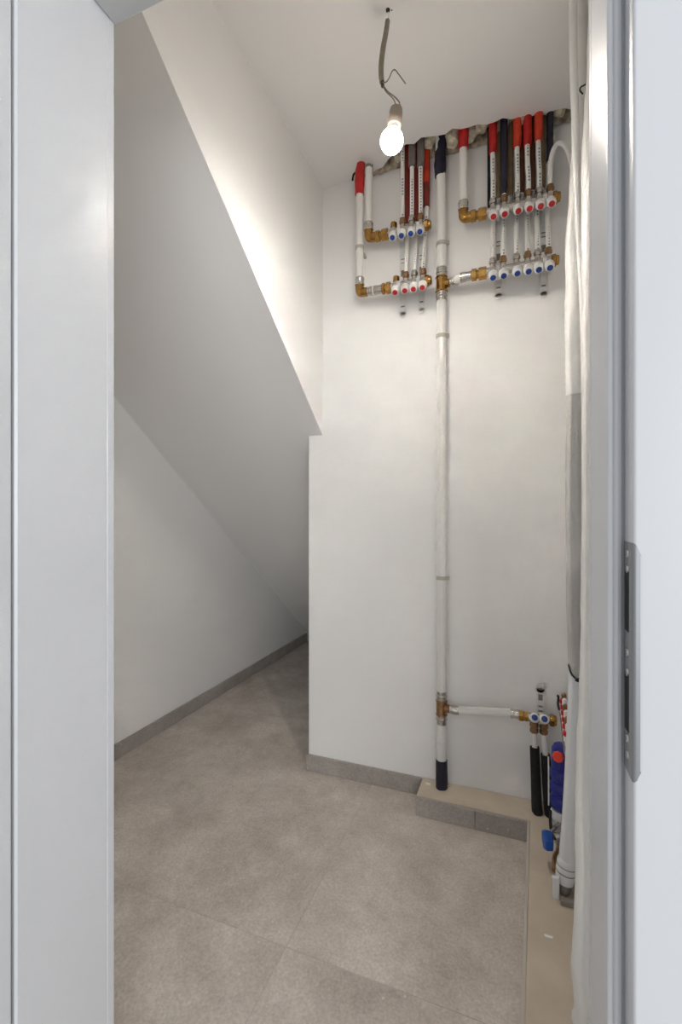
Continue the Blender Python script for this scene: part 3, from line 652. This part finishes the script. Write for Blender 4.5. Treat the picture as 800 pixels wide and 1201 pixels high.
# ------------------------------------------------------------------ low manifold on the ledge
VQ = 1.782
def q(x, y, v=VQ): return onY(x, y, v)
zq = q(632, 843).z
bp = thing('branch_pipe', 'white horizontal pipe near floor from riser to small manifold', 'pipe', (um + 0.04, VP, tt))
e0 = q(600, 842)
MB().lathe((um + 0.033, VP - 0.005, tt), (1, -0.06, 0), [(0, 0.0155), (0.008, 0.0155), (0.010, 0.0172), (0.026, 0.0172), (0.028, 0.0158), (0.036, 0.0158)], 16).build('press_ring', 'nickel', bp)
MB().tube([(um + 0.06, VP - 0.007, tt), (e0.x, VQ, zq + 0.004)], 0.0150, 16).build('tube', 'pipe', bp)
MB().lathe((e0.x - 0.004, VQ, zq + 0.003), (1, 0, 0), [(0, 0.0165), (0.012, 0.0165), (0.014, 0.0150), (0.018, 0.0165), (0.030, 0.0165)], 16).build('press_ring', 'nickel', bp)
low = thing('small_manifold', 'small two-valve manifold low on back wall above black pipes', 'manifold', (q(632, 850).x, VB, zq - 0.05))
ua = q(608.5, 842).x; ub = q(645, 845).x
b = hexnut((ua, VQ, zq + 0.001), (1, 0, 0), 0.020, 0.016); b.lathe((ua + 0.015, VQ, zq), (1, 0, 0), [(0, 0.016), (0.008, 0.016)], 14); b.lathe((ua + 0.02, VQ, zq), (1, 0, 0), [(0, 0.0175), (0.012, 0.0175)], 6)
b.build('union', 'brass', low, smooth=30)
MB().cyl((ua + 0.03, VQ, zq), (ub + 0.004, VQ, zq), 0.0155, 16).build('distributor_bar', 'nickel', low)
b = hexnut((ub, VQ, zq), (1, 0, 0), 0.022, 0.014); b.lathe((ub + 0.013, VQ, zq), (1, 0, 0), [(0, 0.018), (0.008, 0.017), (0.010, 0.012)], 14); b.build('end_cap', 'brass', low, smooth=30)
LK = [q(627, 842, 1.745).x, q(638.5, 842, 1.745).x]
KA2 = Vector((0, -math.cos(math.radians(25)), math.sin(math.radians(25)))); KR2 = axis_rot(KA2)
for k_ in LK:
    o = place('valve_knob', knob_me, low, Vector((k_, VQ, zq - 0.002)) + KA2 * 0.012, KR2)
    c_ = bpy.data.objects.new('knob_cap', caps['blue']); C.objects.link(c_); c_.parent = o
    b = MB().cyl((k_, VQ, zq), (k_, VQ, zq - 0.022), 0.0105, 14); b.lathe((k_, VQ, zq - 0.018), (0, 0, -1), [(0, 0.0135), (0.002, 0.0150), (0.014, 0.0150), (0.016, 0.0125), (0.020, 0.0125), (0.022, 0.0145), (0.034, 0.0145), (0.036, 0.012)], 6)
    b.build('outlet_nut', 'bronze', low, smooth=30)
ubk = q(634, 820, 1.815).x; zt_ = q(634, 804, 1.815).z
b = MB().box((ubk - 0.013, 1.815, zq - 0.03), (ubk + 0.013, 1.817, zt_ - 0.013)).lathe((ubk, 1.815, zt_ - 0.014), (0, 1, 0), [(0, 0.0145), (0.002, 0.0145)], 18).box((ubk - 0.004, 1.817, zq + 0.02), (ubk + 0.004, VB - 0.001, zq + 0.03)).box((ubk - 0.006, VQ, zq - 0.006), (ubk + 0.006, 1.816, zq + 0.006)).lathe((ubk - 0.006, VQ, zq), (1, 0, 0), [(0, 0.0185), (0.012, 0.0185)], 18)
bo = b.build('bracket', 'zinc', low, smooth=30)
for dz, h in ((0.014, 0.008), (0.045, 0.022), (0.078, 0.006), (0.095, 0.006)):
    MB().box((ubk - 0.0075, 1.8144, zt_ - dz - h / 2), (ubk + 0.0075, 1.8154, zt_ - dz + h / 2)).build('bracket_hole', 'greywrap', bo, smooth=0)
for k_, xb, yb, ys, nm in ((LK[0], 630, 945, 877, 'nearer the riser'), (LK[1], 645, 948, 886, 'nearer the blue pump')):
    pb = q(xb, yb, VQ - 0.012); 
    t = thing('drop_pipe', 'pipe dropping in black foam sleeve from small manifold, ' + nm, 'pipe', (pb.x, pb.y, LEDGE), 'black sleeved pipes on the ledge')
    ps = Vector((k_, VQ, zq - 0.052)); pe = Vector((pb.x, pb.y, LEDGE + 0.002))
    MB().tube([ps, ps.lerp(pe, 0.5), pe], 0.0095, 12).build('tube', 'pipe', t)
    f = (zq - 0.052 - q(xb, ys).z) / (zq - 0.052 - LEDGE)
    MB().tube([ps.lerp(pe, f), ps.lerp(pe, (f + 1) / 2), ps.lerp(pe, 0.9), pe + Vector((0.002, -0.002, 0.004)), pe], [0.0165, 0.0175, 0.018, 0.019, 0.016], 14).wobble(0.002, 60, 3).build('sleeve', 'black', t)

# ------------------------------------------------------------------ floor heating mixing unit on the right wall
def uw(v, d): return UR(v) - d          # d metres out from the right wall
flow = thing('flow_manifold', 'manifold with a row of red and white flow meters behind hose', 'manifold', (uw(1.62, 0.09), 1.62, 0.45))
zf = 0.495
MB().cyl((uw(1.78, 0.09), 1.78, zf - 0.06), (uw(1.495, 0.09), 1.495, zf - 0.06), 0.017, 16).build('distributor_bar', 'nickel', flow)
hexnut((uw(1.778, 0.09), 1.778, zf - 0.06), (0, 1, 0), 0.021, 0.016).build('end_cap', 'nickel', flow)
for i in range(6):
    v = 1.765 - i * 0.05; uu = uw(v, 0.094)
    b = MB().lathe((uu, v, zf - 0.045), (0, 0, 1), [(0, 0.009), (0.012, 0.009), (0.013, 0.013), (0.030, 0.0135)], 14); b.build('flow_meter', 'knob', flow)
    MB().lathe((uu, v, zf - 0.015), (0, 0, 1), [(0, 0.0138), (0.004, 0.0145), (0.010, 0.0145), (0.014, 0.012)], 14).build('flow_ring', 'red_cap', flow)
    MB().lathe((uu, v, zf - 0.001), (0, 0, 1), [(0, 0.0085), (0.018, 0.008), (0.022, 0.004)], 12).build('flow_glass', 'knob' if i % 2 else 'bronze', flow)
MB().box((uw(1.78, 0.06), 1.777, zf - 0.16), (uw(1.78, 0.0) - 0.004, 1.781, zf + 0.02)).box((uw(1.78, 0.104), 1.777, zf - 0.085), (uw(1.78, 0.05), 1.781, zf - 0.035)).build('bracket', 'zinc', flow)
MB().tube([onY(653.5, 816, 1.74), onY(655, 818, 1.74), onY(654.5, 826, 1.74), onY(656, 833, 1.74)], 0.0038, 8, 4).build('probe', 'blackplastic', flow)
VPU = 1.60
def pp(x, y, v=VPU): return onY(x, y, v)
pc = pp(659.5, 900); R_ = 0.036
ztop = pp(652, 873).z; zbot = pp(652, 946).z
pump = thing('circulation_pump', 'dark blue ribbed pump with orange-red knob beside black pipes', 'pump', (pc.x, VPU, zbot))
hgt = ztop - zbot
prof = [(0, 0.022), (0.004, R_ * 0.95)]
for i in range(3):
    b0 = 0.006 + i * 0.042
    prof += [(b0, R_ * 0.90), (b0 + 0.004, R_ * 0.98), (b0 + 0.010, R_ * 1.03), (b0 + 0.024, R_ * 1.03), (b0 + 0.031, R_ * 0.95), (b0 + 0.034, R_ * 0.84), (b0 + 0.041, R_ * 0.84)]
prof += [(0.135, R_ * 0.9), (hgt - 0.012, R_ * 0.86), (hgt - 0.002, R_ * 0.7), (hgt, R_ * 0.4)]
MB().lathe((pc.x, VPU, zbot), (0, 0, 1), prof, 26).build('housing', 'pump', pump, smooth=40)
kp = pp(654.5, 888, VPU - R_ - 0.004); 
b = MB(); ax = Vector((-0.1, -1, 0.05)).normalized()
b.lathe(kp - ax * 0.014, ax, [(0, 0.012), (0.008, 0.0125)], 16)
ring = []
b2 = MB().lathe(kp - ax * 0.006, ax, [(0, 0.0145), (0.003, 0.0165), (0.012, 0.0160), (0.015, 0.0125), (0.0155, 0.004)], 8)
b2.build('dial', 'orangeknob', pump, smooth=30); b.build('dial_collar', 'pump', pump)
MB().tube([(pc.x - R_ - 0.004, VPU - 0.012, zbot + 0.005), (pc.x - R_ - 0.004, VPU - 0.012, zbot + 0.1), (pc.x - R_ - 0.005, VPU - 0.013, pp(645, 886).z)], 0.0022, 8).build('sensor_tube', 'pipe', pump)
MB().tube([(pc.x + 0.01, VPU - R_ - 0.002, zbot + 0.11), (pc.x + 0.022, VPU - R_ - 0.008, zbot + 0.08), (pc.x + 0.035, VPU - R_, zbot + 0.05)], 0.004, 8, 4).build('cable', 'blackplastic', pump)
MB().cyl((pc.x + 0.018, VPU, ztop - 0.01), (pc.x + 0.018, VPU, zf - 0.075), 0.013, 14).lathe((pc.x + 0.018, VPU, ztop + 0.004), (0, 0, 1), [(0, 0.018), (0.018, 0.018)], 6).build('outlet', 'zinc', pump, smooth=30)
# valve body below the pump
VV = 1.56
vb = thing('mixing_valve', 'chrome valve body with bright blue handwheel beside the white drain', 'valve', (pc.x, VV, LEDGE))
z1 = zbot - 0.003; 
b = MB().lathe((pc.x - 0.008, VPU - 0.012, z1), (0, 0, -1), [(0, 0.026), (0.006, 0.028), (0.022, 0.028), (0.028, 0.022), (0.040, 0.020), (0.046, 0.024), (0.060, 0.024), (0.064, 0.018), (0.100, 0.016)], 8)
b.build('body', 'zinc', vb, smooth=30)
MB().tube([(pc.x - 0.034, VPU - 0.02, z1 - 0.002), (pc.x - 0.036, VPU - 0.022, z1 - 0.03), (pc.x - 0.034, VPU - 0.02, z1 - 0.06)], 0.0045, 8).build('lever', 'blackplastic', vb)
hw = onY(642.5, 986, 1.50); 
MB().cyl((hw.x, 1.50, hw.z), (pc.x, VPU - 0.02, hw.z + 0.015), 0.011, 14).lathe((hw.x + 0.02, 1.507, hw.z + 0.003), (1, 0.35, 0.15), [(0, 0.017), (0.016, 0.018), (0.02, 0.012)], 14).build('spindle', 'nickel', vb)
ax = Vector((-1, -0.16, 0)).normalized()
pr_ = MB()
for k in range(2): pass
rings = []
aU = Vector((0, 0, 1)); aW = ax.cross(aU).normalized()
for t_, r_ in ((-0.012, 0.020), (-0.009, 0.026), (0.006, 0.0275), (0.012, 0.024), (0.0135, 0.016)):
    rings.append([Vector((hw.x, 1.50, hw.z)) + ax * t_ + (aU * math.cos(2 * math.pi * i / 24) + aW * math.sin(2 * math.pi * i / 24)) * r_ * (1 + 0.07 * math.cos(6 * 2 * math.pi * i / 24)) for i in range(24)])
pr_.ring_sweep(rings).build('handwheel', 'bluehandle', vb, smooth=30)
MB().tube([(pc.x - 0.004, VPU - 0.03, z1 - 0.09), (pc.x - 0.012, VPU - 0.07, z1 - 0.10), onY(653, 1006, 1.50), onY(652.5, 1022, 1.46)], [0.014, 0.014, 0.012, 0.012], 12, 4).build('tail_pipe', 'bronze', vb)

# ------------------------------------------------------------------ hoses and drain on the right
def hose_pts(rows): return [onY(x, y, v) for x, y, v in rows]
dp = thing('insulated_drain_pipe', 'thick insulated pipe with white tape band down to ringed drain socket', 'pipe', onZ(661, 1046, LEDGE))
RD = 0.027
MB().tube(hose_pts([(685, -30, 1.395), (684.5, 60, 1.405), (682.5, 140, 1.43), (679, 230, 1.455), (676, 280, 1.46), (675.5, 356, 1.46)]), [0.020, 0.0205, 0.022, 0.0265, 0.028, 0.028], 18, 6).wobble(0.0035, 18, 2).build('hose_cover', 'foil', dp, smooth=60)
rows = []
tb = MB(); pts = spline(hose_pts([(675.5, 352, 1.46), (675.8, 400, 1.46), (677, 464, 1.46)]), 14); rr = [0.0290 + (0.0010 if i % 2 else 0) for i in range(len(pts))]
tb.tube(pts, rr, 18).build('tape_band', 'foil', dp, smooth=60)
MB().tube(hose_pts([(677, 460, 1.46), (676, 540, 1.46), (675.8, 620, 1.46), (676.5, 700, 1.45), (678, 760, 1.45), (679, 793, 1.45)]), [0.0275, 0.0275, 0.0275, 0.0280, 0.027, 0.024], 18, 6).wobble(0.001, 20, 6).build('foam_sleeve', 'greyfoam', dp, smooth=60)
MB().tube([onY(667, 780, 1.445), onY(670, 790, 1.42), onY(677, 797, 1.415), onY(684, 793, 1.415), onY(690, 784, 1.42), onY(690, 745, 1.43)], 0.0028, 8, 5).tube([onY(675, 797, 1.41), onY(679, 799, 1.41), onY(682, 797, 1.41)], 0.005, 8, 3).build('tie_wire', 'blackplastic', dp)
MB().tube(hose_pts([(678.5, 780, 1.455), (676, 850, 1.452), (672.5, 920, 1.445), (669.5, 965, 1.440), (665.5, 1012, 1.435)]), [0.0245, 0.0245, 0.0240, 0.0235, 0.0230], 20, 5).build('drain_tube', 'pvc', dp, smooth=60)
a = onY(665.5, 1008, 1.435); b_ = onY(662, 1034, 1.430); ax = (b_ - a).normalized(); L_ = (b_ - a).length
MB().lathe(a, ax, [(0, 0.0240), (0.006, 0.0262), (0.014, 0.0262), (0.017, 0.0246), (0.022, 0.0262), (0.031, 0.0262), (0.034, 0.0246), (0.039, 0.0258), (L_, 0.0240)], 24).build('socket', 'pvc', dp, smooth=30)
for t_ in (0.0185, 0.0355): MB().lathe(a + ax * (t_ - 0.0022), ax, [(0, 0.0240), (0.001, 0.0252), (0.0036, 0.0252), (0.0046, 0.0240)], 24).build('seal_ring', 'pvcgrey', dp)
foot = onZ(660, 1048, LEDGE + 0.002)
MB().lathe(b_, (foot - b_), [(-0.004, 0.0205), (0.012, 0.0205), ((foot - b_).length * 0.75, 0.0185), ((foot - b_).length, 0.013)], 18).build('grey_plug', 'pvcgrey', dp)
st_ = thing('floor_bracket', 'white bracket with flat dark bar under the ringed drain socket', 'bracket', onZ(655, 1056, LEDGE))
p0 = onZ(652.6, 1056, LEDGE)
MB().box((p0.x - 0.010, p0.y, LEDGE + 0.0005), (p0.x + 0.008, p0.y + 0.012, LEDGE + 0.060)).build('upright', 'pvc', st_, bevel=0.002)
MB().box((p0.x + 0.009, p0.y - 0.016, LEDGE + 0.0005), (p0.x + 0.075, p0.y + 0.000, LEDGE + 0.014)).build('flat_bar', 'pvcgrey', st_, bevel=0.002)
MB().box((p0.x + 0.052, p0.y + 0.023, LEDGE + 0.0005), (p0.x + 0.068, p0.y + 0.034, LEDGE + 0.045)).build('upright', 'pvc', st_, bevel=0.002)

hs = thing('white_hose', 'thick white foil hose hanging straight down beside door jamb', 'hose', onZ(690, 1140, LEDGE))
MB().tube(hose_pts([(698, -40, 1.33), (697, 80, 1.34), (693.5, 190, 1.35), (693.5, 260, 1.355), (693.5, 420, 1.355), (693.5, 600, 1.345), (694, 760, 1.32), (693, 880, 1.27), (692.5, 960, 1.21), (693.5, 1020, 1.15), (694.5, 1080, 1.10), (693.5, 1140, 1.06), (697, 1190, 1.04)])
           + [Vector((0.143, 1.045, LEDGE + 0.03))], [0.014, 0.018, 0.024, 0.024, 0.022, 0.022, 0.027, 0.032, 0.032, 0.033, 0.035, 0.039, 0.037, 0.035], 18, 6).wobble(0.003, 16, 11).build('hose', 'foil', hs, smooth=60)
MB().tube(hose_pts([(693.5, 96.5, 1.355), (687, 99.5, 1.37), (681, 103, 1.385), (680.5, 107, 1.385), (683.5, 110.5, 1.38)]), 0.0022, 8, 4).build('tie_wire', 'blackplastic', hs)
th = thing('thin_white_hose', 'thin white hose running down beside the thick insulated pipe', 'hose', onY(689, 800, 1.385))
MB().tube(hose_pts([(671.8, -20, 1.345), (672.5, 60, 1.355), (674.5, 130, 1.37), (677, 220, 1.395), (681.5, 300, 1.405), (685, 380, 1.405), (686.5, 480, 1.405), (687, 620, 1.40), (688, 740, 1.39), (689, 800, 1.385)]), 0.0100, 12, 6).build('hose', 'foil', th, smooth=60)
cb = thing('black_cable', 'thin black cable end lying on the ledge near the doorway', 'cable', onZ(676, 1188, LEDGE))
MB().tube([onZ(675, 1187, LEDGE + 0.006), onZ(679, 1194, LEDGE + 0.004), onZ(685, 1206, LEDGE + 0.004)], 0.0022, 8, 3).build('cable', 'blackplastic', cb)
MB().sphere(onZ(675, 1187, LEDGE + 0.0055), 0.005, 12, 8).build('plug', 'blackplastic', cb)
# scraps of plaster
for x, y, z, s, lab in ((643.5, 1099.5, LEDGE, 0.010, 'white plaster scrap lying on the ledge by the drain socket'), (502, 920, LEDGE, 0.009, 'white plaster crumb on ledge corner beside the tall riser')):
    c_ = onZ(x, y, z + 0.002)
    b = MB().box((c_.x - s, c_.y - s * 0.35, z + 0.0003), (c_.x + s, c_.y + s * 0.35, z + 0.0045)).wobble(0.0016, 90, 3)
    for i, p in enumerate(b.v): p.z = max(p.z, z + 0.0003)
    tag(b.build('plaster_scrap', 'chip', smooth=0), lab, 'scrap')
